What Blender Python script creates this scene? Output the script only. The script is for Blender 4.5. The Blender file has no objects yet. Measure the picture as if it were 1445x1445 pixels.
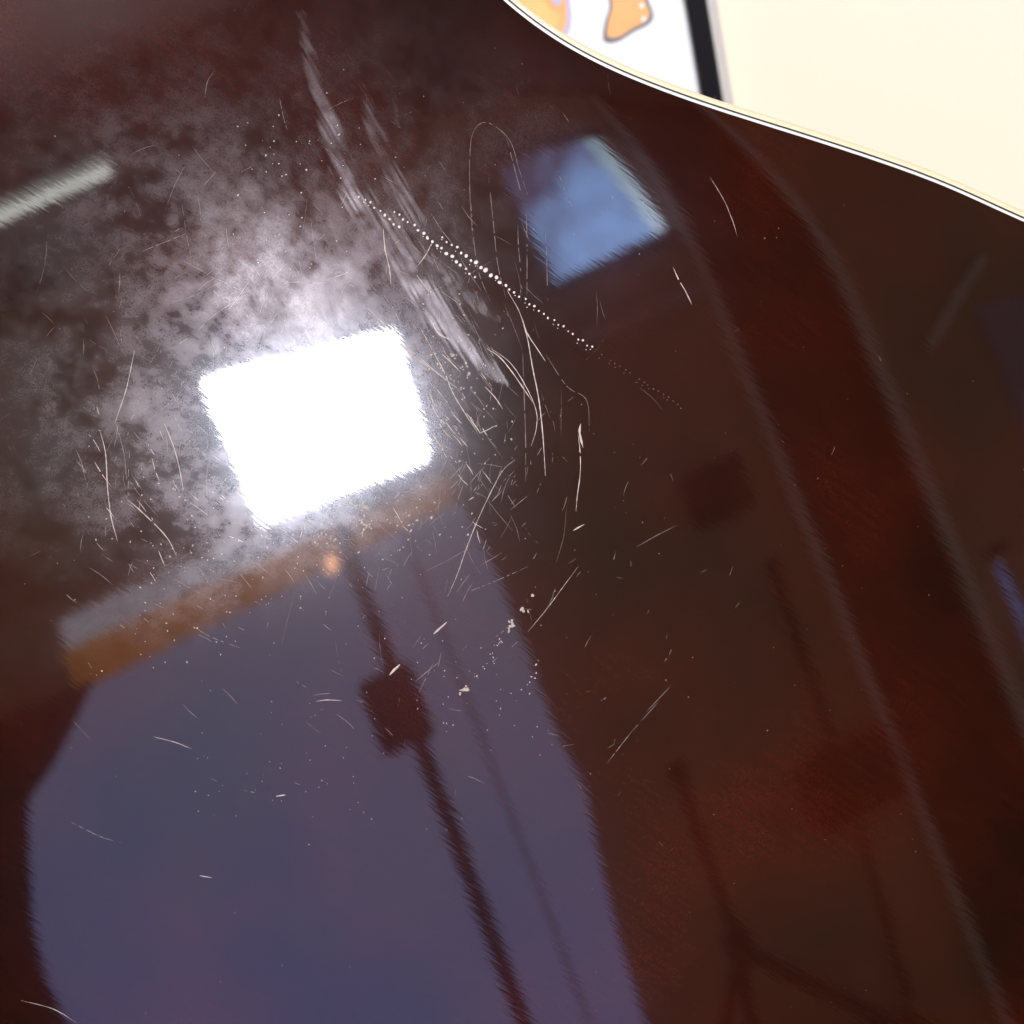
import bpy, bmesh, math, random
import numpy as np
from mathutils import Vector, Matrix
rnd = random.Random(7)
scene = bpy.context.scene
COL = scene.collection

# ------------------------------------------------------------------ camera
CAM_P = Vector((0.0089, -0.3582, 1.7109))
F_ = Vector((0.0, 0.952, -0.306)).normalized()
U_ = Vector((0.373, 0.2839, 0.8833)).normalized()
R_ = F_.cross(U_).normalized(); U_ = R_.cross(F_).normalized()
cd = bpy.data.cameras.new("camera"); cam = bpy.data.objects.new("camera", cd); COL.objects.link(cam)
cd.sensor_width = 36; cd.lens = 60
cam.matrix_world = Matrix(((R_.x, U_.x, -F_.x, CAM_P.x), (R_.y, U_.y, -F_.y, CAM_P.y), (R_.z, U_.z, -F_.z, CAM_P.z), (0, 0, 0, 1)))
cd.clip_start = 0.01; cd.clip_end = 100
cd.dof.use_dof = True; cd.dof.focus_distance = 0.372; cd.dof.aperture_fstop = 16
scene.camera = cam
# ------------------------------------------------------------------ room light
w = bpy.data.worlds.new("World"); scene.world = w; w.use_nodes = True
bg = w.node_tree.nodes["Background"]; bg.inputs[0].default_value = (0.97, 0.90, 0.92, 1); bg.inputs[1].default_value = 0.90
scene.view_settings.view_transform = 'Standard'; scene.view_settings.look = 'None'
scene.view_settings.exposure = 0.12; scene.view_settings.gamma = 1.0
SOFTBOX_L, TUBE_L, BLIND_L, SKY_L, PELMET_L, BULB_L = 195.0, 11.0, 1.45, 6.0, 2.3, 20.0

# ------------------------------------------------------------------ helpers
def mat(name, col=(.5, .5, .5), rough=.5, metal=0, coat=0, noise=0, nscale=20, bump=0, emis=None):
    m = bpy.data.materials.new(name); m.use_nodes = True; nt = m.node_tree; b = nt.nodes["Principled BSDF"]
    b.inputs["Base Color"].default_value = (*col, 1); b.inputs["Roughness"].default_value = rough
    b.inputs["Metallic"].default_value = metal; b.inputs["Coat Weight"].default_value = coat
    if noise or bump:
        tc = nt.nodes.new("ShaderNodeTexCoord"); n = nt.nodes.new("ShaderNodeTexNoise")
        n.inputs["Scale"].default_value = nscale; n.inputs["Detail"].default_value = 6
        nt.links.new(tc.outputs["Object"], n.inputs["Vector"])
        if noise:
            r = nt.nodes.new("ShaderNodeMapRange"); r.inputs[3].default_value = 1 - noise; r.inputs[4].default_value = 1 + noise
            nt.links.new(n.outputs["Fac"], r.inputs[0])
            mx = nt.nodes.new("ShaderNodeVectorMath"); mx.operation = 'SCALE'; mx.inputs[0].default_value = col
            nt.links.new(r.outputs[0], mx.inputs["Scale"]); nt.links.new(mx.outputs[0], b.inputs["Base Color"])
        if bump:
            bp = nt.nodes.new("ShaderNodeBump"); bp.inputs["Strength"].default_value = 1; bp.inputs["Distance"].default_value = bump
            nt.links.new(n.outputs["Fac"], bp.inputs["Height"]); nt.links.new(bp.outputs[0], b.inputs["Normal"])
    if emis:
        b.inputs["Emission Color"].default_value = (*emis[0], 1); b.inputs["Emission Strength"].default_value = emis[1]
    return m

def link_mesh(name, verts, faces, m, parent=None, smooth=False, mw=None):
    me = bpy.data.meshes.new(name); me.from_pydata([tuple(v) for v in verts], [], faces); me.update()
    if m: me.materials.append(m)
    if smooth: me.polygons.foreach_set("use_smooth", [True] * len(me.polygons))
    o = bpy.data.objects.new(name, me); COL.objects.link(o)
    if parent: o.parent = parent
    if mw is not None: o.matrix_world = mw
    return o

def from_bm(name, bm, m, parent=None, smooth=False):
    bmesh.ops.recalc_face_normals(bm, faces=bm.faces)
    me = bpy.data.meshes.new(name); bm.to_mesh(me); bm.free(); me.materials.append(m)
    if smooth: me.polygons.foreach_set("use_smooth", [True] * len(me.polygons))
    o = bpy.data.objects.new(name, me); COL.objects.link(o)
    if parent: o.parent = parent
    return o

def box_bm(bm, x0, x1, y0, y1, z0, z1, bev=0.0, M=None):
    r = bmesh.ops.create_cube(bm, size=1)
    S = Matrix.Translation(((x0 + x1) / 2, (y0 + y1) / 2, (z0 + z1) / 2)) @ Matrix.Diagonal((x1 - x0, y1 - y0, z1 - z0, 1))
    if M is not None: S = M @ S
    bmesh.ops.transform(bm, matrix=S, verts=r['verts'])
    if bev > 0:
        es = list({e for v in r['verts'] for e in v.link_edges})
        bmesh.ops.bevel(bm, geom=es, offset=bev, segments=2, profile=.5, affect='EDGES')
def box(name, x0, x1, y0, y1, z0, z1, m, parent=None, bev=.002, M=None):
    bm = bmesh.new(); box_bm(bm, x0, x1, y0, y1, z0, z1, bev, M); return from_bm(name, bm, m, parent)
def rod_bm(bm, a, b, r, r2=None, seg=16):
    a, b = Vector(a), Vector(b); d = b - a
    q = bmesh.ops.create_cone(bm, cap_ends=True, segments=seg, radius1=r, radius2=r if r2 is None else r2, depth=d.length)
    bmesh.ops.transform(bm, matrix=Matrix.Translation((a + b) / 2) @ d.to_track_quat('Z', 'Y').to_matrix().to_4x4(), verts=q['verts'])
def rod(name, a, b, r, m, parent=None, r2=None, seg=16):
    bm = bmesh.new(); rod_bm(bm, a, b, r, r2, seg); return from_bm(name, bm, m, parent, smooth=False)
def prism(name, poly, y0, y1, m, parent=None):          # polygon in x,z extruded along y
    n = len(poly); v = [(x, y0, z) for x, z in poly] + [(x, y1, z) for x, z in poly]
    f = [tuple(range(n)), tuple(range(2 * n - 1, n - 1, -1))] + [(i, i + n, (i + 1) % n + n, (i + 1) % n) for i in range(n)]
    bm = bmesh.new(); vs = [bm.verts.new(p) for p in v]
    for q in f: bm.faces.new([vs[i] for i in q])
    return from_bm(name, bm, m, parent)
def thing(name, loc, label, cat, group=None):
    o = bpy.data.objects.new(name, None); COL.objects.link(o); o.location = loc; tag(o, label, cat, group); return o
def tag(o, label, cat, group=None):
    o["label"] = label; o["category"] = cat
    if group: o["group"] = group
def adopt(o, parent):        # parent while keeping world coordinates of the mesh
    o.parent = parent; o.matrix_parent_inverse = Matrix.Translation(parent.location).inverted()
def struct(o): o["kind"] = "structure"; return o

# ------------------------------------------------------------------ the room
M_cream = mat("cream_wall_paint", (.93, .85, .68), .7, noise=.02, nscale=6)
M_brownwall = mat("brown_wall_paint", (.60, .43, .29), .8, noise=.35, nscale=2.6)
M_ceiling = mat("dim_ceiling", (.30, .22, .21), .9, noise=.3, nscale=1.5)
M_floor = mat("dark_floor", (.12, .07, .045), .5, noise=.3, nscale=8)
WY = 0.225
struct(box("wall", -2.4, 2.4, WY, WY + .12, 0, 2.6, M_cream, bev=0))
struct(box("back_wall", -2.4, .83, -2.72, -2.6, 0, 2.6, M_brownwall, bev=0))
struct(box("back_wall", 1.12, 2.4, -2.72, -2.6, 0, 2.6, M_brownwall, bev=0))
struct(box("floor", -2.4, 2.4, -2.8, WY + .15, -.1, 0, M_floor, bev=0))
struct(box("ceiling", -2.4, 2.4, -2.8, WY + .15, 2.603, 2.7, M_ceiling, bev=0))

# doorway with dark door between two pale trims
M_trim = mat("pale_door_trim", (.97, .95, .95), .6, noise=.06)
M_door = mat("dark_door", (.02, .012, .009), .5, noise=.4, nscale=4)
t = thing("door", (.97, -2.66, 0), "dark door between two pale trim strips on the wall opposite the guitar", "door")
adopt(box("door_panel", .832, 1.118, -2.70, -2.66, 0, 2.598, M_door, bev=.002), t)
adopt(box("trim", .822, .842, -2.597, -2.575, 0, 2.598, M_trim, bev=.004), t)
adopt(box("trim", 1.102, 1.130, -2.597, -2.575, 0, 2.598, M_trim, bev=.005), t)

# big window with a translucent blind, an orange pelmet made to glow and a strip of overcast sky above
def emit_mat(name, c1, c2, L, scale=3, grad=None, detail=3, amp=1.0):   # grad: (x weight, z weight, offset) of a real gradient across the pane
    m = bpy.data.materials.new(name); m.use_nodes = True; nt = m.node_tree; nt.nodes.remove(nt.nodes["Principled BSDF"])
    e = nt.nodes.new("ShaderNodeEmission"); e.inputs[1].default_value = L
    tc = nt.nodes.new("ShaderNodeTexCoord"); n = nt.nodes.new("ShaderNodeTexNoise"); n.inputs["Scale"].default_value = scale; n.inputs["Detail"].default_value = detail
    nt.links.new(tc.outputs["Object"], n.inputs["Vector"])
    cr = nt.nodes.new("ShaderNodeValToRGB"); cr.color_ramp.elements[0].position = .32; cr.color_ramp.elements[1].position = .68
    cr.color_ramp.elements[0].color = (*c1, 1); cr.color_ramp.elements[1].color = (*c2, 1)
    if grad:
        d = nt.nodes.new("ShaderNodeVectorMath"); d.operation = 'DOT_PRODUCT'; d.inputs[1].default_value = (grad[0], 0, grad[1]); nt.links.new(tc.outputs["Object"], d.inputs[0])
        a1 = nt.nodes.new("ShaderNodeMath"); a1.operation = 'ADD'; a1.inputs[1].default_value = grad[2] - .5 * amp; nt.links.new(d.outputs["Value"], a1.inputs[0])
        a2 = nt.nodes.new("ShaderNodeMath"); a2.operation = 'MULTIPLY_ADD'; a2.inputs[1].default_value = amp; nt.links.new(n.outputs["Fac"], a2.inputs[0]); nt.links.new(a1.outputs[0], a2.inputs[2]); nt.links.new(a2.outputs[0], cr.inputs[0])
        cr.color_ramp.elements[0].position = 0; cr.color_ramp.elements[1].position = 1
    else: nt.links.new(n.outputs["Fac"], cr.inputs[0])
    nt.links.new(cr.outputs[0], e.inputs[0])
    nt.links.new(e.outputs[0], nt.nodes["Material Output"].inputs[0]); return m
M_blind = emit_mat("daylit_roller_blind", (.52, .64, 1.55), (.86, .92, 1.28), BLIND_L, 3.5, grad=(.35, .75, -.50), amp=.55)
M_pelmet = emit_mat("glowing_orange_pelmet", (.62, .24, .05), (1.15, .46, .10), PELMET_L, 14)  # orange wooden pelmet, its warm brightness put in as emission
M_grey = emit_mat("overcast_sky_pane", (.8, .85, 1.0), (1.0, 1.0, 1.15), 2.1, 4)
M_dark = mat("dark_plastic", (.02, .017, .016), .6)
M_curtain = mat("dark_red_curtain", (.05, .012, .01), .9, noise=.3, nscale=9)
t = thing("window", (-.3, -2.6, 0), "large window with lavender blind, glowing orange pelmet and grey pane above, mirrored in the lacquer", "window")
adopt(prism("blind", [(.11, .55), (.14, .97), (.152, 1.12), (.172, 1.25), (.194, 1.37), (.184, 1.5), (.184, 1.8), (.17, 1.932), (-.70, 1.899), (-.95, 1.70), (-1.0, 1.5), (-.99, .55)], -2.597, -2.590, M_blind), t)
adopt(prism("pelmet_band", [(.165, 1.934), (.165, 1.985), (-.70, 1.978), (-.70, 1.902)], -2.597, -2.588, M_pelmet), t)
adopt(prism("sky_pane", [(.0, 1.985), (.0, 2.03), (-.69, 2.03), (-.69, 1.976)], -2.597, -2.588, M_grey), t)
adopt(box("seam", .035, .042, -2.588, -2.584, .55, 1.93, mat("blind_seam", (.4, .36, .5), .8), bev=.001), t)
adopt(prism("curtain", [(-.66, 1.905), (-.734, 1.843), (-.80, 1.795), (-.862, 1.762), (-.896, 1.68), (-.933, 1.57), (-.945, 1.466), (-.934, 1.36), (-.91, .9), (-.88, .5), (-1.3, .5), (-1.3, 1.905)], -2.583, -2.55, M_curtain), t)

# small high window
m = emit_mat("blue_sky_pane", (.26, .22, .42), (1.15, 1.95, 3.7), SKY_L * .5, 14, grad=(2.2, -3.2, 6.7), detail=5, amp=1.9)
t = thing("window", (.64, -2.6, 2.2), "small high window full of blue sky, mirrored at the upper middle of the lacquer", "window")
adopt(prism("sky_pane", [(.505, 2.46), (.755, 2.47), (.79, 2.235), (.53, 2.225)], -2.597, -2.592, m), t)
adopt(prism("bright_cloud", [(.715, 2.468), (.757, 2.472), (.792, 2.236), (.765, 2.234), (.745, 2.33)], -2.591, -2.589, emit_mat("cloud_pane", (.5, .75, .9), (1.6, 2.0, 2.5), 5.2, 10, grad=(0, -3.5, 8.7), amp=.6)), t)
adopt(box("frame", .49, .81, -2.597, -2.580, 2.478, 2.492, M_dark), t)
adopt(box("frame", .49, .81, -2.597, -2.580, 2.205, 2.220, M_dark), t)
t = thing("window", (1.22, -2.6, 1.2), "narrow slit window with blue daylight near the door trim, mirrored at the right edge", "window")
adopt(prism("sky_pane", [(1.193, 1.41), (1.208, 1.41), (1.222, 1.16), (1.196, 1.16)], -2.597, -2.592, emit_mat("dusky_pane", (.3, .35, .9), (.9, 1.2, 2.6), 1.1, 30)), t)
adopt(box("frame", 1.18, 1.235, -2.597, -2.585, 1.425, 1.437, M_dark), t)

o = box("sill", .515, .81, -2.597, -2.55, 2.085, 2.115, mat("lilac_sill", (.70, .58, .62), .7), bev=.004)
hw = [q for q in bpy.data.objects if q.get("label", "").startswith("small high window")][0]; adopt(o, hw)
t = thing("notice_board", (-.63, -2.6, 2.1), "olive grey notice board on the brown wall above the large window", "notice board")
adopt(prism("board", [(-.72, 2.34), (-.586, 2.30), (-.53, 2.21), (-.53, 2.07), (-.70, 2.09), (-.75, 2.21)], -2.597, -2.585, mat("olive_felt", (.62, .62, .48), .9, noise=.2, nscale=8)), t)
t = thing("wall_brace", (1.38, -2.6, 1.9), "pale diagonal brace on the wall right of the door", "brace")
adopt(rod("bar", (1.50, -2.58, 1.985), (1.24, -2.58, 1.825), .012, M_trim), t)
t = thing("poster", (1.6, -2.6, 1.6), "dim lilac poster on the wall right of the door", "poster")
adopt(prism("sheet", [(1.385, 1.86), (1.9, 1.87), (1.9, 1.45), (1.36, 1.45)], -2.597, -2.594, mat("lilac_poster", (.50, .46, .66), .8, noise=.3, nscale=6)), t)

# softbox on its stand
M_black = mat("black_metal", (.02, .016, .015), .45, .2)
M_fabric = mat("black_fabric", (.012, .012, .013), .95)
M_soft = emit_mat("lit_diffuser", (1, 1, 1.06), (1, 1, 1.06), SOFTBOX_L)
t = thing("light_stand", (-.07, -1.93, 0), "tall dark stand carrying the lit softbox, with a battery box on its pole", "light stand")
adopt(rod("pole", (-.07, -1.95, .62), (-.07, -1.95, 1.86), .0125, M_black), t)
adopt(rod("pole", (-.07, -1.95, 1.12), (-.07, -1.95, 1.15), .02, M_black), t)
adopt(box("battery_box", -.128, -.040, -1.985, -1.885, 1.570, 1.675, M_black, bev=.008), t)
for k in range(3):
    a = math.radians(90 + 120 * k)
    adopt(rod("leg", (-.07, -1.95, .64), (-.07 + .45 * math.cos(a), -1.95 + .45 * math.sin(a), .01), .01, M_black), t)
adopt(rod("lamp_bulb", (-.10, -1.93, 1.838), (-.10, -1.90, 1.838), .009, emit_mat("warm_bulb", (1, .45, .2), (1, .6, .35), BULB_L)), t)
s = thing("softbox", (-.04, -1.9, 2.0), "rectangular softbox, its bright white face mirrored in the worn lacquer", "lamp")
q = [(-.19, 2.14), (.12, 2.095), (.101, 1.918), (-.178, 1.930)]
adopt(prism("diffuser", q, -1.905, -1.9, M_soft), s)
cx, cz = -.04, 2.02
bm = bmesh.new(); f0 = [bm.verts.new((x * 1.03 - cx * .03, -1.897, z * 1.03 - cz * .03)) for x, z in q]
f1 = [bm.verts.new((cx + (x - cx) * .3, -2.08, cz + (z - cz) * .3)) for x, z in q]
for i in range(4): bm.faces.new((f0[i], f0[(i + 1) % 4], f1[(i + 1) % 4], f1[i]))
bm.faces.new(f1); adopt(from_bm("shell", bm, M_fabric), s)
adopt(rod("bracket", (-.04, -2.08, 2.02), (-.07, -1.97, 1.86), .012, M_black), s)

# fluorescent tube under the ceiling
t = thing("ceiling_lamp", (-.7, -2.156, 2.6), "fluorescent tube on the ceiling, mirrored at the left edge of the lacquer", "lamp")
adopt(rod("tube", (-1.35, -2.157, 2.575), (-.235, -2.154, 2.575), .0072, emit_mat("tube_glow", (.96, 1.0, .90), (.9, .97, .92), TUBE_L), seg=24), t)
adopt(box("fitting", -1.38, -.22, -2.19, -2.12, 2.589, 2.602, mat("white_fitting", (.6, .6, .6), .5)), t)

# small tripod, cabinet and boxes by the back wall
box_c = thing("cabinet", (.4, -2.35, 0), "low dark cabinet under the tripod opposite the guitar", "cabinet")
adopt(box("carcass", -.05, .64, -2.56, -2.0, .05, .80, mat("dark_cabinet_wood", (.04, .018, .012), .5, noise=.3), bev=.004), box_c)
adopt(box("plinth", -.03, .62, -2.54, -2.03, 0, .05, M_dark), box_c)
t = thing("tripod", (.32, -2.2, .8), "small black tripod standing on the dark cabinet, faintly mirrored at the bottom", "tripod")
bm = bmesh.new(); bmesh.ops.create_icosphere(bm, subdivisions=2, radius=.021, matrix=Matrix.Translation((.33, -2.2, 1.36)))
adopt(from_bm("ball_head", bm, M_black, smooth=True), t)
adopt(rod("column", (.33, -2.2, 1.35), (.32, -2.2, 1.08), .011, M_black), t)
adopt(rod("hub", (.32, -2.2, 1.11), (.32, -2.2, 1.06), .027, M_black), t)
for x, y in ((.10, -2.22), (.60, -2.22), (.28, -2.42)):
    adopt(rod("leg", (.32, -2.2, 1.085), (x, y, .80), .012, M_black), t)
t = thing("speaker", (.71, -2.57, 1.1), "dark wall speaker left of the door, faintly mirrored in the lower right", "speaker")
adopt(box("cabinet", .61, .80, -2.598, -2.50, 1.13, 1.25, M_dark, bev=.006), t)
adopt(rod("cone", (.70, -2.5, 1.19), (.70, -2.495, 1.19), .045, M_black, seg=24), t)
adopt(rod("cable", (.70, -2.59, 1.13), (.66, -2.585, .80), .006, M_black), t)
adopt(rod("cable", (.735, -2.59, 1.60), (.71, -2.585, 1.25), .008, M_black), t)
t = thing("wall_clock", (.68, -2.6, 1.7), "dark square clock on the brown wall left of the door trim", "clock")
adopt(box("case", .61, .75, -2.598, -2.57, 1.70, 1.80, mat("dark_red_case", (.12, .03, .02), .7), bev=.01), t)

# ------------------------------------------------------------------ framed butterfly print on the cream wall
M_rail = mat("black_frame_lacquer", (.005, .007, .012), .16)
M_print = mat("white_print_paper", (.93, .985, .99), .6, noise=.02, nscale=30)
M_frame_shadow = mat("grey_frame_shadow", (.62, .60, .56), .8)
M_orange = mat("orange_ink", (.95, .50, .20), .6, noise=.15, nscale=120)
M_yell = mat("yellow_orange_ink", (.95, .60, .22), .6, noise=.12, nscale=160)
M_ink = mat("grey_black_ink", (.22, .21, .24), .6)
M_inkl = mat("lilac_ink", (.62, .55, .72), .6)
ARX = Vector((1, 0, 0))
# wall-plane points seen through the camera: origin of the print's own frame on the wall
def wall_pt(px, py, y):
    d = F_ + R_ * ((px - 722.5) / 1445 * .6) - U_ * ((py - 722.5) / 1445 * .6)
    return CAM_P + d * ((y - CAM_P.y) / d.y)
PY = WY - .012
pa, pb = wall_pt(966, 0, PY), wall_pt(988, 130, PY)
down = (pb - pa).normalized(); right = Vector((-down.z, 0, down.x)); right = right if right.x > 0 else -right
pr = thing("framed_print", tuple(pa + Vector((0, 0, -.0))), "white butterfly print in a thin black frame on the cream wall behind the guitar", "picture frame")
PM = Matrix(((right.x, 0, -down.x, pa.x), (0, 1, 0, PY), (right.z, 0, -down.z, pa.z), (0, 0, 0, 1)))
def pbox(name, x0, x1, z0, z1, y0, y1, m, bev=.001):
    o = box(name, x0, x1, y0, y1, z0, z1, m, bev=bev, M=None); o.matrix_world = PM; o.parent = pr; o.matrix_parent_inverse = Matrix.Translation(pr.location).inverted(); return o
def ppoly(name, pts, y0, y1, m):
    o = prism(name, pts, y0, y1, m); o.matrix_world = PM; o.parent = pr; o.matrix_parent_inverse = Matrix.Translation(pr.location).inverted(); return o
PW, PT, PB = .24, .16, -.16
RW = .0073
pbox("paper", -PW, 0.001, PB, PT, .003, .008, M_print, 0)
pbox("frame_rail", 0, RW, PB - RW, PT + RW, -.001, .010, M_rail, .001)
pbox("frame_rail", -PW - RW, -PW, PB - RW, PT + RW, -.001, .010, M_rail, .001)
pbox("frame_rail", -PW, 0, PT, PT + RW, -.0005, .0095, M_rail, .0015)
pbox("frame_rail", -PW, 0, PB - RW, PB, -.0005, .0095, M_rail, .0015)
pbox("frame_shadow_strip", RW, RW + .0044, PB - RW, PT + RW, .004, .0118, M_frame_shadow, .0008)  # grey strip along the rail, put in for the frame's shadow on the wall
PMi = PM.inverted()
def loc2(px, py): p = PMi @ wall_pt(px, py, PY); return (p.x, p.z)
def smooth_poly(pts, n=6):
    out = []; N = len(pts)
    for i in range(N):
        p0, p1, p2, p3 = (np.array(pts[(i + k) % N], float) for k in (-1, 0, 1, 2))
        for j in range(n):
            s_ = j / n
            out.append(tuple(.5 * ((2 * p1) + (-p0 + p2) * s_ + (2 * p0 - 5 * p1 + 4 * p2 - p3) * s_ ** 2 + (-p0 + 3 * p1 - 3 * p2 + p3) * s_ ** 3)))
    return out
def shape(name, pts, m, lift):
    q = [loc2(*p) for p in smooth_poly(pts)]
    return ppoly(name, q, .003 - lift - .0003, .003 - lift, m)
wing = [(862, -70), (900, -90), (925, -45), (915, -10), (924, 20), (918, 34), (897, 45), (876, 58), (860, 61), (853, 54), (856, 30), (862, 8), (858, -30)]
cx, cy = 886, 5
shape("wing_outline", wing, M_ink, .0002)
shape("wing", [(cx + (x - cx) * .84, cy + (y - cy) * .86) for x, y in wing], M_orange, .0006)
for x, y in ((907, 8), (910, 27), (904, -8)):
    shape("wing_spot", [(x - 3.5, y), (x, y - 4), (x + 3.5, y), (x, y + 4)], M_print, .001)
wing2 = [(700, -60), (760, -80), (800, -40), (806, 0), (808, 30), (802, 50), (780, 60), (740, 50), (700, 0)]
shape("wing_outline", wing2, M_inkl, .0002)
shape("wing", [(755 + (x - 755) * .86, y * .9 - 2) for x, y in wing2], M_orange, .0006)
shape("wing_patch", [(720, -20), (760, -6), (776, 12), (790, 22), (778, 45), (740, 40)], M_yell, .001)
shape("wing_spot", [(778, -2), (788, -6), (794, 3), (785, 8)], M_inkl, .0014)

# ------------------------------------------------------------------ guitar
G = Vector((0, 0, 1.6)); Nn = Vector((.0459, -.977, .2081)).normalized(); EU = Vector((.5428, -.1505, -.8263)); EU = (EU - Nn * EU.dot(Nn)).normalized(); EV = Nn.cross(EU)
GM = Matrix(((EU.x, EV.x, Nn.x, G.x), (EU.y, EV.y, Nn.y, G.y), (EU.z, EV.z, Nn.z, G.z), (0, 0, 0, 1)))
KU, KV, KX = .15136, .15211, .13926
C_UV = np.array([[-0.14291727376976532, 0.03176823224168581], [0.11804645822929172, -0.17566330488495152], [0.005181756345797595, -0.00799188560367163], [0.00047155499497750913, -0.0006650650333027627], [0.1723294597112638, 0.12472670790631782], [0.011993588851712547, 0.0002296523376668809], [0.00041282956189951647, 0.0008159908963614494], [0.0026942832077181816, 0.004307045896643519], [0.0026329864737823297, -0.004397801407856013], [0.004277599339903723, 0.0029075582540531997]])
C_CH = np.array([[0.4567299809577868, 0.49824356534944847], [0.5106586408222666, -0.7271117358311214], [0.0037576666560343863, -0.007393498152181932], [-0.004009238011055297, 0.005717680407691425], [0.7261899742619644, 0.5068398560521309], [-0.024285558735675596, 0.04497896365470146], [-0.013454878744244485, 0.007246428016565942], [-0.042761852988266014, -0.030399961917578044], [-0.013181384509720721, -0.004481868091149577], [-0.0030667447377166757, -0.002127377597771249]])
def cubic(x, y, Cf):
    T = np.stack([x ** i * y ** j for i in range(4) for j in range(4 - i)], -1); return T @ Cf
def uv(px, py):            # wear chart coordinates (1445 units across the plate's charted area) -> plate u, v in metres
    return cubic(np.asarray(px, float) / 1445, np.asarray(py, float) / 1445, C_UV)

# outline: measured waist side, mirrored about the centre line
ms = np.array([(-0.0564, 0.0947), (-0.0497, 0.0944), (-0.0431, 0.0947), (-0.0351, 0.0957), (-0.0260, 0.0973), (-0.0189, 0.0992), (-0.0087, 0.1022), (0.0045, 0.1071), (0.0108, 0.1090), (0.0251, 0.1139), (0.0387, 0.1181), (0.0502, 0.1214), (0.0570, 0.1230), (0.0652, 0.1246)])
pc = np.polyfit(ms[:, 0], ms[:, 1], 4)
uu = np.linspace(-.056, .064, 8)
side = [(-.205, .070), (-.170, .100), (-.13, .1075), (-.09, .1015)] + list(zip(uu, np.polyval(pc, uu))) + [(.095, .1325), (.14, .1395), (.19, .136), (.235, .113), (.268, .066), (.282, .015)]
VC = -.035
pts = [(-.226, VC)] + [(-.222, .015)] + side + [(.285, VC)] + [(u, 2 * VC - v) for u, v in reversed(side)] + [(-.222, 2 * VC - .015)]
P = np.array(pts)
def periodic_spline(P, n):
    N = len(P); h = np.linalg.norm(np.roll(P, -1, 0) - P, axis=1); t = np.concatenate([[0], np.cumsum(h)])
    A = np.zeros((N, N)); B = np.zeros((N, 2))
    for i in range(N):
        hm, hp = h[i - 1], h[i]; A[i, (i - 1) % N] += hm; A[i, i] += 2 * (hm + hp); A[i, (i + 1) % N] += hp
        B[i] = 6 * ((P[(i + 1) % N] - P[i]) / hp - (P[i] - P[i - 1]) / hm)
    Mm = np.linalg.solve(A, B)
    s = np.linspace(0, t[-1], n, endpoint=False); k = np.clip(np.searchsorted(t, s, side='right') - 1, 0, N - 1)
    hh = h[k][:, None]; a = (s - t[k])[:, None]; b = hh - a; M0 = Mm[k]; M1 = Mm[(k + 1) % N]; P0 = P[k]; P1 = P[(k + 1) % N]
    return M0 * b ** 3 / (6 * hh) + M1 * a ** 3 / (6 * hh) + (P0 / hh - M0 * hh / 6) * b + (P1 / hh - M1 * hh / 6) * a
NA, NR = 1500, 330
OUT = periodic_spline(P, NA)
tan = np.roll(OUT, -1, 0) - np.roll(OUT, 1, 0); tan /= np.linalg.norm(tan, axis=1)[:, None]
nor = np.stack([tan[:, 1], -tan[:, 0]], 1)
area = .5 * np.sum(OUT[:, 0] * np.roll(OUT[:, 1], -1) - np.roll(OUT[:, 0], -1) * OUT[:, 1])
if area < 0: nor = -nor          # outward normals
def ring(off): return OUT + nor * off
RIM = .036; RIMH = .00032
def wtop(u, v, d):
    w_ = -(u * u * KU / 2 + v * v * KV / 2 + KX * u * v)
    k = np.clip(1 - d / RIM, 0, 1); return w_ - RIMH * k ** 4
edge_in = ring(-.00028)
# plate grid
tt = np.linspace(0, 1, NR + 1)[1:]; tt = 1 - (1 - tt) ** 1.25
cen = np.array([0.02, VC + .02])
Xg = cen[None, None] + (edge_in - cen)[None] * tt[:, None, None]
Ug, Vg = Xg[..., 0], Xg[..., 1]
# distance to rim (only near it)
dist = np.full(Ug.shape, 1.0)
for i in range(NR):
    if tt[i] < .50: continue
    best = np.full(NA, 1.0)
    for sft in range(-96, 97, 4):
        e = np.roll(edge_in, sft, 0); e2 = np.roll(tan, sft, 0)
        d = e - Xg[i]; q = np.abs(d[:, 0] * e2[:, 1] - d[:, 1] * e2[:, 0]); al = np.abs(d[:, 0] * e2[:, 0] + d[:, 1] * e2[:, 1])
        q = np.where(al < .004, q, np.hypot(d[:, 0], d[:, 1])); best = np.minimum(best, q)
    dist[i] = best
Wg = wtop(Ug, Vg, dist)

# wear chart: where the lacquer is scuffed dull
rs = np.random.RandomState(3)
def vnoise(x, y, cell, seed):
    g = np.random.RandomState(seed).rand(160, 160); x = x / cell + 40.3; y = y / cell + 40.7
    xi = np.floor(x).astype(int); yi = np.floor(y).astype(int); fx = x - xi; fy = y - yi
    fx = fx * fx * (3 - 2 * fx); fy = fy * fy * (3 - 2 * fy); xi %= 159; yi %= 159
    return (g[yi, xi] * (1 - fx) + g[yi, xi + 1] * fx) * (1 - fy) + (g[yi + 1, xi] * (1 - fx) + g[yi + 1, xi + 1] * fx) * fy
def fbm(x, y, cell, seed, o=5, g=.55):
    s_, a, tot = 0, 1, 0
    for k in range(o): s_ = s_ + a * vnoise(x, y, cell / 2 ** k, seed + k); tot += a; a *= g
    return s_ / tot
ch = cubic(Ug * 5, Vg * 5, C_CH) * 1445
px, py = ch[..., 0], ch[..., 1]
wx = px + 90 * (fbm(px, py, 120, 11) - .5); wy = py + 90 * (fbm(px, py, 120, 21) - .5)
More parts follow.
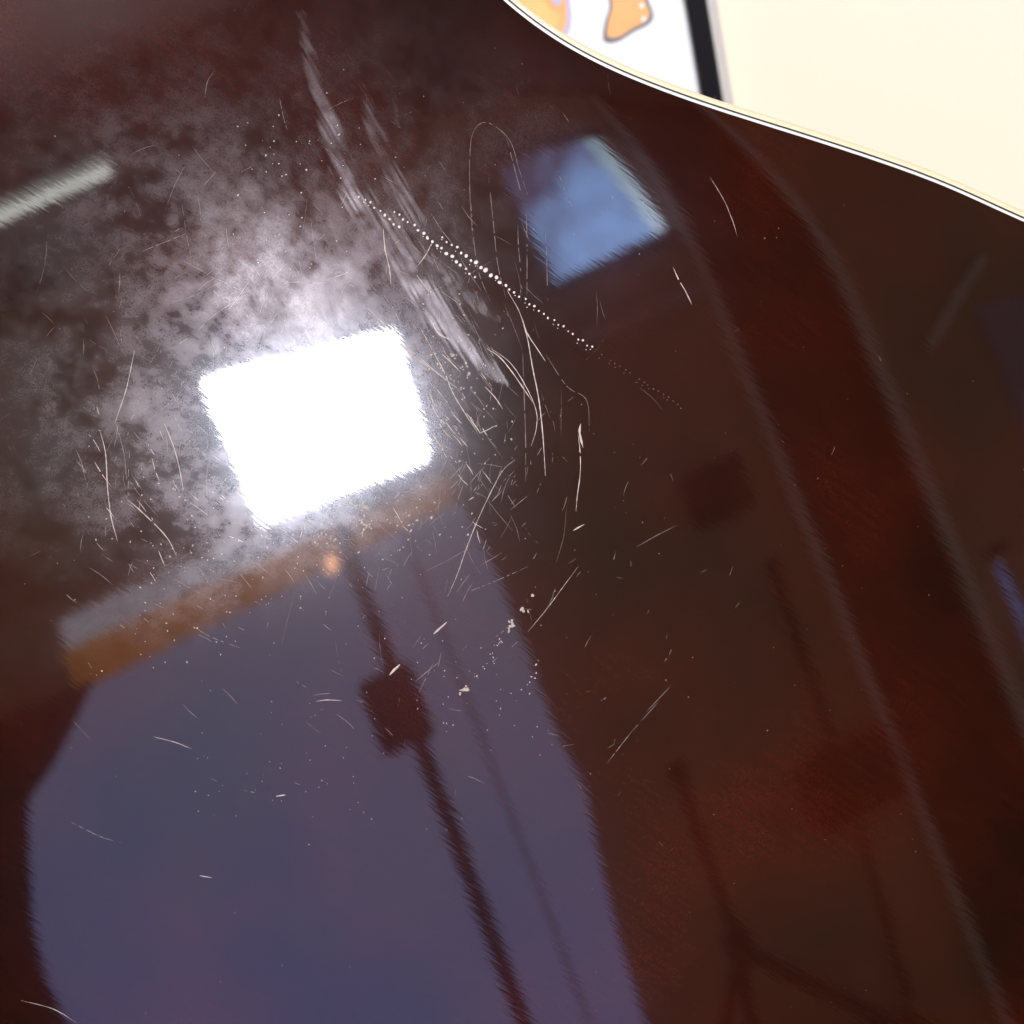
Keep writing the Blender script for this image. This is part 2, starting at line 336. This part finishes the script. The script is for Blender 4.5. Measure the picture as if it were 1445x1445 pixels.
def blob(x, y, rx, ry, ang=0, p=1.0):
    a = math.radians(ang); dx, dy = wx - x, wy - y; X = dx * math.cos(a) + dy * math.sin(a); Y = -dx * math.sin(a) + dy * math.cos(a)
    return np.exp(-((X / rx) ** 2 + (Y / ry) ** 2) ** p)
wear = .85 * blob(400, 440, 200, 150, 20, 1.3) + .22 * blob(200, 330, 430, 280, 10) + .16 * blob(650, 160, 280, 160, 20) + .10 * blob(90, 560, 200, 160) + .55 * blob(215, 620, 170, 90, 30) + .50 * blob(300, 730, 150, 60, 10) + .30 * blob(240, 250, 260, 150, 20) \
    + .40 * blob(480, 730, 120, 45, -20) + .30 * blob(250, 830, 190, 40, -22) + .18 * blob(60, 720, 120, 100) + .25 * blob(600, 560, 60, 130, -30) + .2 * blob(560, 330, 70, 60)
n1 = .55 * fbm(px, py, 80, 31, 7, .66) + .45 * fbm(px + 13, py, 22, 61, 5, .72)
wear = wear * np.clip((n1 - .40) * 3.6 + .24, 0.1, 1.3)
def seg_soft(path, wid, amp):
    best = np.zeros_like(px)
    for i in range(len(path) - 1):
        (x0, y0), (x1, y1) = path[i], path[i + 1]; w0 = wid[i]; w1 = wid[i + 1]
        L2 = (x1 - x0) ** 2 + (y1 - y0) ** 2; s_ = np.clip(((px - x0) * (x1 - x0) + (py - y0) * (y1 - y0)) / L2, 0, 1)
        d = np.hypot(px - x0 - s_ * (x1 - x0), py - y0 - s_ * (y1 - y0)); ww = w0 + (w1 - w0) * s_
        along = (px * .5 + py * .86); across = (px * .86 - py * .5)
        st = vnoise(across * 1.0, along * .06, 3.2, 77); ln = fbm(px, py, 25, 51, 3)
        best = np.maximum(best, np.clip(1.45 - d / ww + .9 * (st - .55), 0, 1) * np.clip(.25 + 1.1 * st, 0, 1.1) * np.clip((ln - .2) * 2.0, .15, 1.25))
    return amp * best
wear = np.maximum(wear, seg_soft([(425, 20), (445, 110), (470, 190), (500, 270), (535, 330), (575, 385), (620, 440), (660, 490), (700, 535)], [6, 9, 13, 17, 23, 24, 20, 15, 6], 1.25) + .35 * wear)
wear = np.maximum(wear, seg_soft([(512, 125), (530, 190), (560, 260), (590, 310)], [6, 10, 15, 12], .75) + .4 * wear)
wear = np.maximum(wear, seg_soft([(590, 355), (625, 390), (660, 420), (700, 450)], [8, 13, 10, 5], 1.0))
wear = np.maximum(wear, seg_soft([(655, 490), (690, 520), (716, 540)], [9, 13, 4], 1.1))
wear = np.maximum(wear, seg_soft([(555, 130), (560, 175)], [4, 4], .3))
wear = np.clip(wear + .012 + .02 * fbm(px, py, 160, 91), 0, 1.9)

M_lac = bpy.data.materials.new("worn_dark_red_lacquer"); M_lac.use_nodes = True; nt = M_lac.node_tree; nd, lk = nt.nodes, nt.links
b = nd["Principled BSDF"]
tc = nd.new("ShaderNodeTexCoord")
def noise(scale, detail=4, mp=None, rough=.5):
    n = nd.new("ShaderNodeTexNoise"); n.inputs["Scale"].default_value = scale; n.inputs["Detail"].default_value = detail; n.inputs["Roughness"].default_value = rough
    lk.new((mp or tc).outputs["Object" if mp is None else "Vector"], n.inputs["Vector"]); return n
mp = nd.new("ShaderNodeMapping"); mp.inputs["Rotation"].default_value = (0, 0, math.radians(-9)); mp.inputs["Scale"].default_value = (.15, 1, 1)
lk.new(tc.outputs["Object"], mp.inputs["Vector"])
# wood colour under the lacquer
n1 = noise(15, 3); cr = nd.new("ShaderNodeValToRGB"); cr.color_ramp.elements[0].position = .35; cr.color_ramp.elements[1].position = .72
cr.color_ramp.elements[0].color = (.0115, .0032, .0014, 1); cr.color_ramp.elements[1].color = (.036, .0048, .0018, 1); lk.new(n1.outputs["Fac"], cr.inputs[0])
n2 = noise(900, 5, mp); mr = nd.new("ShaderNodeMapRange"); mr.inputs[1].default_value = .3; mr.inputs[2].default_value = .7; mr.inputs[3].default_value = .88; mr.inputs[4].default_value = 1.15; lk.new(n2.outputs["Fac"], mr.inputs[0])
vm = nd.new("ShaderNodeVectorMath"); vm.operation = 'SCALE'; lk.new(cr.outputs[0], vm.inputs[0])
n5 = noise(3600, 2, None, .8); q5 = nd.new("ShaderNodeMapRange"); q5.inputs[1].default_value = .3; q5.inputs[2].default_value = .7; q5.inputs[3].default_value = .6; q5.inputs[4].default_value = 1.4; lk.new(n5.outputs["Fac"], q5.inputs[0])
m5 = nd.new("ShaderNodeMath"); m5.operation = 'MULTIPLY'; lk.new(mr.outputs[0], m5.inputs[0]); lk.new(q5.outputs[0], m5.inputs[1]); lk.new(m5.outputs[0], vm.inputs["Scale"]); lk.new(vm.outputs[0], b.inputs["Base Color"])
b.inputs["Roughness"].default_value = .02; b.inputs["IOR"].default_value = 1.5
# grain telegraphing through the gloss
bp = nd.new("ShaderNodeBump"); bp.inputs["Strength"].default_value = 1; bp.inputs["Distance"].default_value = 1.0
ng = noise(1150, 2, mp, .6); ng2 = noise(60, 3, mp)
ma = nd.new("ShaderNodeMath"); ma.operation = 'MULTIPLY'; ma.inputs[1].default_value = 2.6e-6; lk.new(ng.outputs["Fac"], ma.inputs[0])
mb = nd.new("ShaderNodeMath"); mb.operation = 'MULTIPLY_ADD'; mb.inputs[1].default_value = 9e-6; lk.new(ng2.outputs["Fac"], mb.inputs[0]); lk.new(ma.outputs[0], mb.inputs[2])
lk.new(mb.outputs[0], bp.inputs["Height"]); lk.new(bp.outputs[0], b.inputs["Normal"])
# scuff haze: a rough white gloss, weighted by the wear of the plate
at = nd.new("ShaderNodeAttribute"); at.attribute_name = "wear"
nf = noise(2600, 3, None, .8); r1 = nd.new("ShaderNodeMapRange"); r1.inputs[1].default_value = .36; r1.inputs[2].default_value = .62; r1.inputs[3].default_value = .60; r1.inputs[4].default_value = 1.3; lk.new(nf.outputs["Fac"], r1.inputs[0])
nh = noise(420, 3, None, .5); r2 = nd.new("ShaderNodeMapRange"); r2.inputs[1].default_value = .30; r2.inputs[2].default_value = .42; r2.inputs[3].default_value = .72; r2.inputs[4].default_value = 1; lk.new(nh.outputs["Fac"], r2.inputs[0])
m1 = nd.new("ShaderNodeMath"); m1.operation = 'MULTIPLY'; lk.new(at.outputs["Fac"], m1.inputs[0]); lk.new(r1.outputs[0], m1.inputs[1])
m2 = nd.new("ShaderNodeMath"); m2.operation = 'MULTIPLY'; lk.new(m1.outputs[0], m2.inputs[0]); lk.new(r2.outputs[0], m2.inputs[1])
m3 = nd.new("ShaderNodeMath"); m3.operation = 'MULTIPLY'; m3.inputs[1].default_value = .026; m3.use_clamp = True; lk.new(m2.outputs[0], m3.inputs[0])
gl = nd.new("ShaderNodeBsdfGlossy"); gl.inputs["Roughness"].default_value = .30; gl.inputs["Color"].default_value = (1, .91, .96, 1)
mx = nd.new("ShaderNodeMixShader"); lk.new(m3.outputs[0], mx.inputs[0]); lk.new(b.outputs[0], mx.inputs[1]); lk.new(gl.outputs[0], mx.inputs[2])
g2 = nd.new("ShaderNodeBsdfGlossy"); g2.inputs["Roughness"].default_value = .15; g2.inputs["Color"].default_value = (.9, .92, 1, 1)
m4 = nd.new("ShaderNodeMath"); m4.operation = 'MULTIPLY_ADD'; m4.inputs[1].default_value = .0034; m4.inputs[2].default_value = .0006; lk.new(m2.outputs[0], m4.inputs[0])
mx2 = nd.new("ShaderNodeMixShader"); lk.new(m4.outputs[0], mx2.inputs[0]); lk.new(mx.outputs[0], mx2.inputs[1]); lk.new(g2.outputs[0], mx2.inputs[2])
g3 = nd.new("ShaderNodeBsdfGlossy"); g3.inputs["Roughness"].default_value = .115; g3.inputs["Color"].default_value = (.70, .82, 1, 1)
mx3 = nd.new("ShaderNodeMixShader"); mx3.inputs[0].default_value = .0050; lk.new(mx2.outputs[0], mx3.inputs[1]); lk.new(g3.outputs[0], mx3.inputs[2])
lk.new(mx3.outputs[0], nd["Material Output"].inputs[0])

guitar = bpy.data.objects.new("guitar", None); COL.objects.link(guitar); guitar.matrix_world = GM
tag(guitar, "back of a glossy dark red brown guitar, scratched and scuffed, with white edge binding", "guitar")
def gpart(o): o.parent = guitar; return o
# back plate mesh
nv = NR * NA + 1
co = np.empty((nv, 3)); co[0] = (*cen, wtop(cen[0], cen[1], 1.)); co[1:, 0] = Ug.ravel(); co[1:, 1] = Vg.ravel(); co[1:, 2] = Wg.ravel()
idx = 1 + np.arange(NR * NA).reshape(NR, NA); nx = np.roll(idx, -1, 1)
quads = np.stack([idx[:-1], idx[1:], nx[1:], nx[:-1]], -1).reshape(-1, 4)
if area < 0: quads = quads[:, ::-1]
tris = np.stack([np.zeros(NA, int), idx[0], nx[0]], -1)
if area < 0: tris = tris[:, ::-1]
me = bpy.data.meshes.new("back_plate"); me.vertices.add(nv); me.vertices.foreach_set("co", co.astype(np.float32).ravel())
nq, nt_ = len(quads), len(tris); me.loops.add(nq * 4 + nt_ * 3); me.loops.foreach_set("vertex_index", np.concatenate([quads.ravel(), tris.ravel()]).astype(np.int32))
me.polygons.add(nq + nt_); me.polygons.foreach_set("loop_start", np.concatenate([np.arange(nq) * 4, nq * 4 + np.arange(nt_) * 3]).astype(np.int32))
me.update(calc_edges=True); me.validate(); me.polygons.foreach_set("use_smooth", np.ones(len(me.polygons), bool))
a_ = me.attributes.new("wear", 'FLOAT', 'POINT'); wv = np.empty(nv, np.float32); wv[0] = wear[0].mean(); wv[1:] = wear.ravel(); a_.data.foreach_set("value", wv)
me.materials.append(M_lac); back = bpy.data.objects.new("back_plate", me); COL.objects.link(back); gpart(back)

# binding plies round the edge
def ply(name, o0, o1, top, depth, m, sub=2, rnd_out=0.0):
    st = slice(None, None, sub); A, Bq = ring(o0)[st], ring(o1)[st]; n = len(A); base = wtop(OUT[st, 0], OUT[st, 1], 0.)
    rows = [(A, base + top - depth), (A, base + top)]
    if rnd_out:
        for k in range(1, 5):
            s_ = k / 4 * math.pi / 2; o = o1 - rnd_out + rnd_out * math.sin(s_); rows.append((ring(o)[st], base + top - rnd_out * (1 - math.cos(s_))))
        rows.append((Bq, base + top - depth))
    else: rows += [(Bq, base + top), (Bq, base + top - depth)]
    v = np.concatenate([np.column_stack([q, z]) for q, z in rows]); K = len(rows); f = []
    for r in range(K):
        for i in range(n): j = (i + 1) % n; a, c_ = r * n, ((r + 1) % K) * n; f.append((a + i, a + j, c_ + j, c_ + i))
    bm = bmesh.new(); vs = [bm.verts.new(p) for p in v]
    for q in f: bm.faces.new([vs[i] for i in q])
    return gpart(from_bm(name, bm, m, None, smooth=bool(rnd_out)))
M_white = mat("white_binding", (.76, .78, .72), .35, coat=.5); M_bk = mat("black_binding", (.012, .014, .013), .3, coat=.5)
M_crm = mat("cream_binding", (.92, .77, .50), .35, coat=.3, noise=.05, nscale=300)
ply("white_ply", -.00028, .00032, .00003, .002, M_white)
ply("black_ply", .00032, .00070, .00002, .002, M_bk)
ply("cream_ply", .00070, .0021, .00004, .006, M_crm, rnd_out=.0012)
# ribs, front binding and soundboard
M_rib = mat("dark_red_ribs", (.03, .006, .004), .15, coat=1, noise=.3, nscale=40)
st = slice(None, None, 3); A = ring(.0025)[st]; zt = wtop(OUT[st, 0], OUT[st, 1], 0.) - .0055; n = len(A); DEP = -.098
bm = bmesh.new(); a0 = [bm.verts.new((x, y, z)) for (x, y), z in zip(A, zt)]; a1 = [bm.verts.new((x, y, DEP)) for x, y in A]
for i in range(n): bm.faces.new((a0[i], a0[(i + 1) % n], a1[(i + 1) % n], a1[i]))
gpart(from_bm("ribs", bm, M_rib, None, True))
bm = bmesh.new(); A = ring(.003)[st]; a0 = [bm.verts.new((x, y, DEP)) for x, y in A]; a1 = [bm.verts.new((x, y, DEP - .004)) for x, y in A]
for i in range(n): bm.faces.new((a0[i], a0[(i + 1) % n], a1[(i + 1) % n], a1[i]))
bm.faces.new(a0); bm.faces.new(a1); gpart(from_bm("soundboard", bm, mat("spruce_top", (.62, .38, .16), .2, coat=1, noise=.1)))
M_neck = mat("dark_neck", (.04, .010, .006), .2, coat=1, noise=.2)
bm = bmesh.new(); box_bm(bm, -.60, -.222, VC - .026, VC + .026, -.094, -.072, .009); box_bm(bm, -.25, -.222, VC - .026, VC + .026, -.0939, -.015, .008); gpart(from_bm("neck", bm, M_neck))
bm = bmesh.new(); box_bm(bm, -.60, -.14, VC - .027, VC + .027, -.108, -.1025, .001); gpart(from_bm("fingerboard", bm, mat("rosewood", (.03, .018, .012), .4)))
bm = bmesh.new(); box_bm(bm, -.76, -.60, VC - .038, VC + .038, -.090, -.075, .005); hs = gpart(from_bm("headstock", bm, M_neck))
for k in range(3):
    for sg in (-1, 1):
        bm = bmesh.new(); y = VC + sg * .05; rod_bm(bm, (-.73 + k * .045, VC + sg * .036, -.083), (-.73 + k * .045, y, -.083), .003); rod_bm(bm, (-.73 + k * .045, y, -.083), (-.73 + k * .045, y + sg * .012, -.083), .008)
        o = from_bm("tuning_peg", bm, mat("nickel", (.7, .7, .7), .2, 1)) if not (k or sg > 0) else None
        if o is None: o = bpy.data.objects.new("tuning_peg", peg_me); bm.free(); o.location = (k * .045, 0, 0) if sg < 0 else (k * .045, 0, 0); COL.objects.link(o)
        else: peg_me = o.data
        if sg > 0: o.scale = (1, -1, 1); o.location = (k * .045, 2 * VC, 0)
        o.parent = hs
# shelf the guitar stands on
zmin = min((GM @ Vector((x, y, wz))).z for x, y in ring(.0031)[::10] for wz in (DEP - .004, -.012))
sh = thing("wall_shelf", (.1, 0, zmin), "cream shelf on the wall that carries the lower end of the guitar", "shelf")
adopt(box("shelf_board", -.35, .55, -.22, WY - .001, zmin - .028, zmin - .0005, M_cream, bev=.003), sh)
for x in (-.25, .45): adopt(box("bracket", x - .012, x + .012, -.12, WY - .002, zmin - .16, zmin - .029, M_cream, bev=.003), sh)

# ------------------------------------------------------------------ scratches, dents and dust in the lacquer
M_scr = mat("scratched_lacquer", (.42, .35, .30), .42)
M_scrf = mat("faint_scratch", (.13, .09, .075), .4)
M_dent = mat("chipped_lacquer", (.70, .66, .60), .40)
M_dust = mat("dust", (.42, .38, .34), .6)
MM = .000155      # one chart unit in metres
def wz(u, v): return -(u * u * KU / 2 + v * v * KV / 2 + KX * u * v)
def catmull(p, step=6.0):
    p = [np.array(q, float) for q in p]; p = [2 * p[0] - p[1]] + p + [2 * p[-1] - p[-2]]; out = []
    for i in range(1, len(p) - 2):
        L = max(2, int(np.linalg.norm(p[i + 1] - p[i]) / step))
        for j in range(L):
            s_ = j / L; out.append(.5 * ((2 * p[i]) + (-p[i - 1] + p[i + 1]) * s_ + (2 * p[i - 1] - 5 * p[i] + 4 * p[i + 1] - p[i + 2]) * s_ ** 2 + (-p[i - 1] + 3 * p[i] - 3 * p[i + 1] + p[i + 2]) * s_ ** 3))
    out.append(p[-2]); return np.array(out)
class Strip:
    def __init__(s): s.v, s.f = [], []
    def line(s, path, width, step=6.0, dash=0.0, seed=0):
        q = catmull(path, step); U = uv(q[:, 0], q[:, 1]); n = len(U); T = np.gradient(U, axis=0); T /= np.linalg.norm(T, axis=1)[:, None] + 1e-12
        Nn_ = np.stack([-T[:, 1], T[:, 0]], 1); r = random.Random(seed + n); wprev = None
        for i in range(n):
            e = min(i, n - 1 - i) / max(1, (n - 1) / 2); hw = width * MM * .5 * (.25 + .75 * min(1, e * 2.2)) * r.uniform(.45, 1.15)
            c = U[i]; a, b_ = c + Nn_[i] * hw, c - Nn_[i] * hw
            s.v += [(a[0], a[1], wz(*a) + .000004), (c[0], c[1], wz(*c) + .000004 + hw * .35), (b_[0], b_[1], wz(*b_) + .000004)]
            if i and not (dash and r.random() < dash):
                k = len(s.v) - 6; s.f += [(k, k + 1, k + 4, k + 3), (k + 1, k + 2, k + 5, k + 4)]
    def dot(s, x, y, r_, seg=8, el=1.0, ang=0.0, flat=.35):
        c = uv(x, y)
        if c[1] > (np.polyval(pc, c[0]) if c[0] > -.05 else .0945) - .002 or c[0] > .12 and c[1] > .10: return
        r_ = r_ * MM; k = len(s.v); ca, sa = math.cos(ang), math.sin(ang)
        for h, rr in ((0.000004, 1.0), (flat * .8 * r_, .62)):
            for i in range(seg):
                t_ = 2 * math.pi * i / seg; X = rr * r_ * el * math.cos(t_); Y = rr * r_ * math.sin(t_)
                a, b_ = c[0] + X * ca - Y * sa, c[1] + X * sa + Y * ca; s.v.append((a, b_, wz(a, b_) + h))
        s.v.append((c[0], c[1], wz(*c) + flat * r_)); t0 = k + 2 * seg
        for i in range(seg): j = (i + 1) % seg; s.f += [(k + i, k + j, k + seg + j, k + seg + i), (k + seg + i, k + seg + j, t0)]
    def build(s, name, m, stuff=False):
        o = link_mesh(name, s.v, s.f, m, guitar, smooth=True)
        if stuff: o["kind"] = "stuff"
        return o
long_scr = [
    ([(687, 492), (705, 504), (722, 524), (740, 550), (752, 568)], 2.0), ([(690, 490), (720, 512), (742, 545), (757, 580), (757, 605), (750, 630)], 1.4),
    ([(716, 410), (733, 440), (744, 475), (752, 520), (760, 560), (766, 610), (770, 672)], 2.2), ([(737, 450), (744, 470), (758, 492), (770, 510)], 2.0),
    ([(816, 612), (819, 640), (819, 668), (815, 700), (813, 722)], 1.8), ([(820, 598), (818, 608), (820, 620), (823, 632)], 4.2),
    ([(611, 456), (614, 464), (622, 473), (634, 479)], 3.6), ([(950, 377), (958, 395), (968, 412), (977, 431)], 2.2), ([(1002, 250), (1022, 283), (1034, 312), (1041, 335)], 1.0),
    ([(809, 749), (816, 745), (825, 740)], 2.6), ([(405, 398), (440, 399), (465, 394), (492, 384)], 1.6), ([(232, 598), (245, 630), (253, 660), (259, 692)], 1.8),
    ([(141, 607), (149, 640), (152, 690), (157, 730), (166, 764)], 1.8), ([(180, 705), (205, 727), (235, 758), (249, 784)], 1.8), ([(190, 495), (178, 550), (163, 595)], 1.3),
    ([(727, 649), (708, 667), (680, 722), (660, 770), (646, 810), (632, 842)], 1.3), ([(816, 800), (790, 835), (770, 862), (745, 892)], 1.0),
    ([(612, 895), (621, 887), (631, 878)], 3.0), ([(550, 953), (556, 946), (565, 938)], 4.0), ([(446, 990), (462, 988), (482, 989)], 1.5), ([(217, 1040), (245, 1047), (271, 1057)], 1.3),
    ([(541, 323), (544, 354), (550, 380), (552, 402)], 2.2), ([(611, 340), (601, 360), (588, 377)], 1.6), ([(588, 388), (597, 400), (606, 412)], 2.0), ([(624, 500), (636, 511), (650, 525)], 1.8),
    ([(519, 435), (560, 475), (598, 510), (632, 538), (650, 552)], 1.5), ([(594, 464), (612, 497), (628, 527), (642, 560), (675, 612)], 1.7), ([(554, 478), (590, 507), (625, 533)], 1.2),
    ([(676, 612), (688, 607), (699, 601)], 1.3), ([(282, 1236), (300, 1239)], 1.6), ([(390, 1124), (403, 1122)], 2.5), ([(30, 1412), (75, 1424), (108, 1443)], 1.2), ([(415, 485), (395, 515), (372, 545)], 1.2)]
for k, (p, w_) in enumerate(long_scr):
    s = Strip(); s.line(p, w_ * .8, step=4, dash=.015, seed=k); s.build("scratch", M_scr)
# faint scratches
s = Strip()
for p, d_ in [([(668, 345), (664, 290), (663, 230), (667, 190), (682, 173), (704, 182), (722, 203), (733, 240), (745, 275)], .1), ([(664, 270), (668, 330), (676, 385), (692, 425)], .35),
          ([(690, 250), (697, 320), (703, 375), (714, 420)], .45), ([(715, 195), (727, 240), (740, 290)], .5), ([(731, 318), (732, 350), (736, 395), (733, 430)], .5), ([(743, 300), (744, 345), (744, 420)], .3),
          ([(770, 330), (772, 370), (773, 425)], .5), ([(787, 240), (800, 275), (810, 300)], .4), ([(395, 140), (400, 165), (406, 185)], .1), ([(303, 100), (293, 115), (289, 138)], .2), ([(795, 160), (803, 172)], 0),
          ([(163, 595), (175, 640), (180, 690)], .2), ([(738, 500), (740, 560), (742, 620), (742, 680)], .15), ([(745, 700), (720, 720)], 0), ([(265, 880), (300, 900), (340, 915)], .2), ([(100, 1160), (140, 1180), (172, 1190)], .2),
          ([(650, 840), (700, 820), (745, 800)], .3), ([(770, 500), (800, 545), (828, 565), (832, 610)], .3), ([(200, 355), (225, 345), (262, 330)], .1), ([(930, 990), (890, 1035), (855, 1080)], .2), ([(945, 970), (912, 1005)], .1)]:
    s.line(p, .9, step=4, dash=min(.5, d_ * .8), seed=5)
def rand_scr(s, n, cx, cy, rx, ry, a0, a1, l0, l1, w0=.55, w1=1.15, bend=.05):
    for _ in range(n):
        x = rnd.gauss(cx, rx); y = rnd.gauss(cy, ry); a = math.radians(rnd.uniform(a0, a1)); L = rnd.uniform(l0, l1) * (.5 + rnd.random() ** 2); c_, s_ = math.cos(a), math.sin(a); bd = L * rnd.uniform(-bend, bend)
        s.line([(x - c_ * L / 2, y - s_ * L / 2), (x - s_ * bd, y + c_ * bd), (x + c_ * L / 2, y + s_ * L / 2)], rnd.uniform(w0, w1), step=5, dash=rnd.choice((0, .1, .3)), seed=rnd.randint(0, 999))
rand_scr(s, 70, 630, 560, 45, 70, 40, 75, 15, 60); rand_scr(s, 60, 640, 680, 60, 35, 95, 140, 8, 35); rand_scr(s, 35, 200, 640, 70, 90, 50, 110, 15, 60)
rand_scr(s, 50, 330, 790, 140, 60, 20, 60, 8, 40); rand_scr(s, 40, 560, 640, 60, 80, -40, 60, 20, 70, .6, 1.0); rand_scr(s, 40, 430, 440, 130, 80, 60, 150, 10, 50, .6, 1.1)
rand_scr(s, 40, 690, 800, 110, 110, 100, 160, 8, 45, .6, 1.0); rand_scr(s, 35, 450, 950, 250, 150, -10, 50, 8, 35, .6, .9); rand_scr(s, 22, 900, 800, 250, 300, 60, 160, 6, 22, .4, .6); rand_scr(s, 25, 600, 400, 80, 70, 30, 80, 12, 50, .6, 1.1)
rand_scr(s, 160, 420, 520, 190, 190, 20, 160, 12, 70, .3, .5); rand_scr(s, 60, 640, 620, 90, 120, 40, 120, 20, 80, .3, .5)
s.build("fine_scratches", M_scrf, True)
s = Strip()
rand_scr(s, 28, 640, 600, 30, 50, 45, 65, 15, 45, .9, 1.5); rand_scr(s, 30, 500, 720, 80, 25, 20, 150, 6, 30, .8, 1.4); rand_scr(s, 18, 345, 720, 40, 30, 20, 60, 10, 45, .8, 1.3); rand_scr(s, 14, 200, 700, 50, 60, 50, 80, 10, 30, .8, 1.2)
s.build("bright_scratches", M_scr, True)
# rows of little dents
def zz(l, sc=4.817, ox=480, oy=250): return [(x / sc + ox, y / sc + oy) for x, y in l]
rows = [[(p, 1.2 + .6 * min(1, i / 6)) for i, p in enumerate(zz([(130, 130), (170, 150), (205, 172), (235, 207), (275, 228), (303, 262), (335, 287), (367, 320), (403, 340)]))],
        [(p, 1.2 + 1.2 * math.sin(i / 19 * math.pi)) for i, p in enumerate(zz([(365, 237), (403, 257), (430, 290), (467, 310), (505, 327), (530, 362), (568, 382), (596, 415), (628, 437), (660, 467), (695, 485), (724, 522), (763, 541), (788, 574), (820, 595), (855, 627), (880, 655), (918, 680)]))],
        [(p, 1.3 + 1.4 * max(0, 1 - abs(i - 8) / 9) + .3 * (i > 8)) for i, p in enumerate(zz([(695, 410), (725, 443), (760, 462), (797, 480), (823, 515), (862, 533), (890, 567), (927, 580), (956, 618), (995, 632), (1022, 665), (1060, 682), (1087, 716), (1128, 735), (1152, 767), (1190, 783), (1220, 815), (1260, 830), (1287, 862), (1323, 880), (1352, 910), (1387, 928), (1417, 957)]))]
         + [(p_, 1.5) for p_ in zz([(850, 1297), (875, 1307), (890, 1328), (912, 1333), (928, 1352), (950, 1362), (970, 1385), (992, 1390), (1010, 1412), (1030, 1415)], 2.89, 480, 0)],
        [(p, .9) for p in zz([(988, 3), (1030, 28), (1067, 58), (1105, 83), (1122, 96), (1143, 107), (1163, 120), (1183, 133), (1220, 160), (1240, 170), (1258, 183), (1278, 198), (1298, 210), (1320, 224), (1340, 235), (1358, 250), (1375, 262), (1392, 278)], 2.89, 480, 480)]]
for r_ in rows:
    s = Strip()
    for (x, y), rr in r_:
        s.dot(x + rnd.gauss(0, .5), y + rnd.gauss(0, .5), rr * rnd.uniform(.75, 1.1), el=rnd.uniform(1, 1.25), ang=rnd.uniform(0, 3))
        if rnd.random() < .35: s.dot(x - 1.5 + rnd.uniform(-2, 2), y + rnd.uniform(3, 6), .7)
    s.build("dent_row", M_dent if r_[0][1] > 1 else M_scrf)
# chip trail
s = Strip()
for x, y, r_, n in ((751, 839, 2.0, 3), (737, 860, 3.2, 4), (724, 880, 2.6, 6), (718, 890, 2.2, 2), (707, 905, 1.4, 4), (700, 912, 1.6, 3), (692, 926, 1.3, 4), (684, 938, 1.3, 3), (672, 952, 1.2, 4), (659, 971, 3.2, 8), (650, 977, 2.2, 3), (757, 935, 1.8, 2), (755, 950, 1.6, 2), (748, 962, 1.4, 3), (517, 715, 2.5, 5), (640, 503, 2.6, 3), (654, 517, 2.0, 3), (661, 531, 2.0, 5), (515, 735, 2.4, 4)):
    for _ in range(n): s.dot(x + rnd.gauss(0, 2.6), y + rnd.gauss(0, 2.6), r_ * rnd.uniform(.35, .8), el=rnd.uniform(1, 2), ang=rnd.uniform(0, 3))
s.build("chip_trail", M_scr, True)
s = Strip()
for n, cx, cy, rx, ry, r0, r1 in ((420, 722, 722, 420, 420, .25, .6), (90, 230, 740, 60, 60, .4, 1.1), (130, 650, 540, 35, 60, .5, 1.3), (60, 330, 860, 110, 50, .4, 1.1), (70, 430, 800, 90, 60, .3, .8), (60, 660, 980, 60, 50, .4, .9), (130, 520, 740, 70, 25, .5, 1.4), (80, 430, 260, 60, 80, .5, 1.2), (70, 400, 1080, 90, 60, .4, .7)):
    for _ in range(int(n * .65)): s.dot(rnd.gauss(cx, rx), rnd.gauss(cy, ry), rnd.uniform(r0, r1), seg=6, el=rnd.uniform(1, 1.8), ang=rnd.uniform(0, 3))
keep = [p for p in s.v]
s.build("dust_specks", M_dust, True)
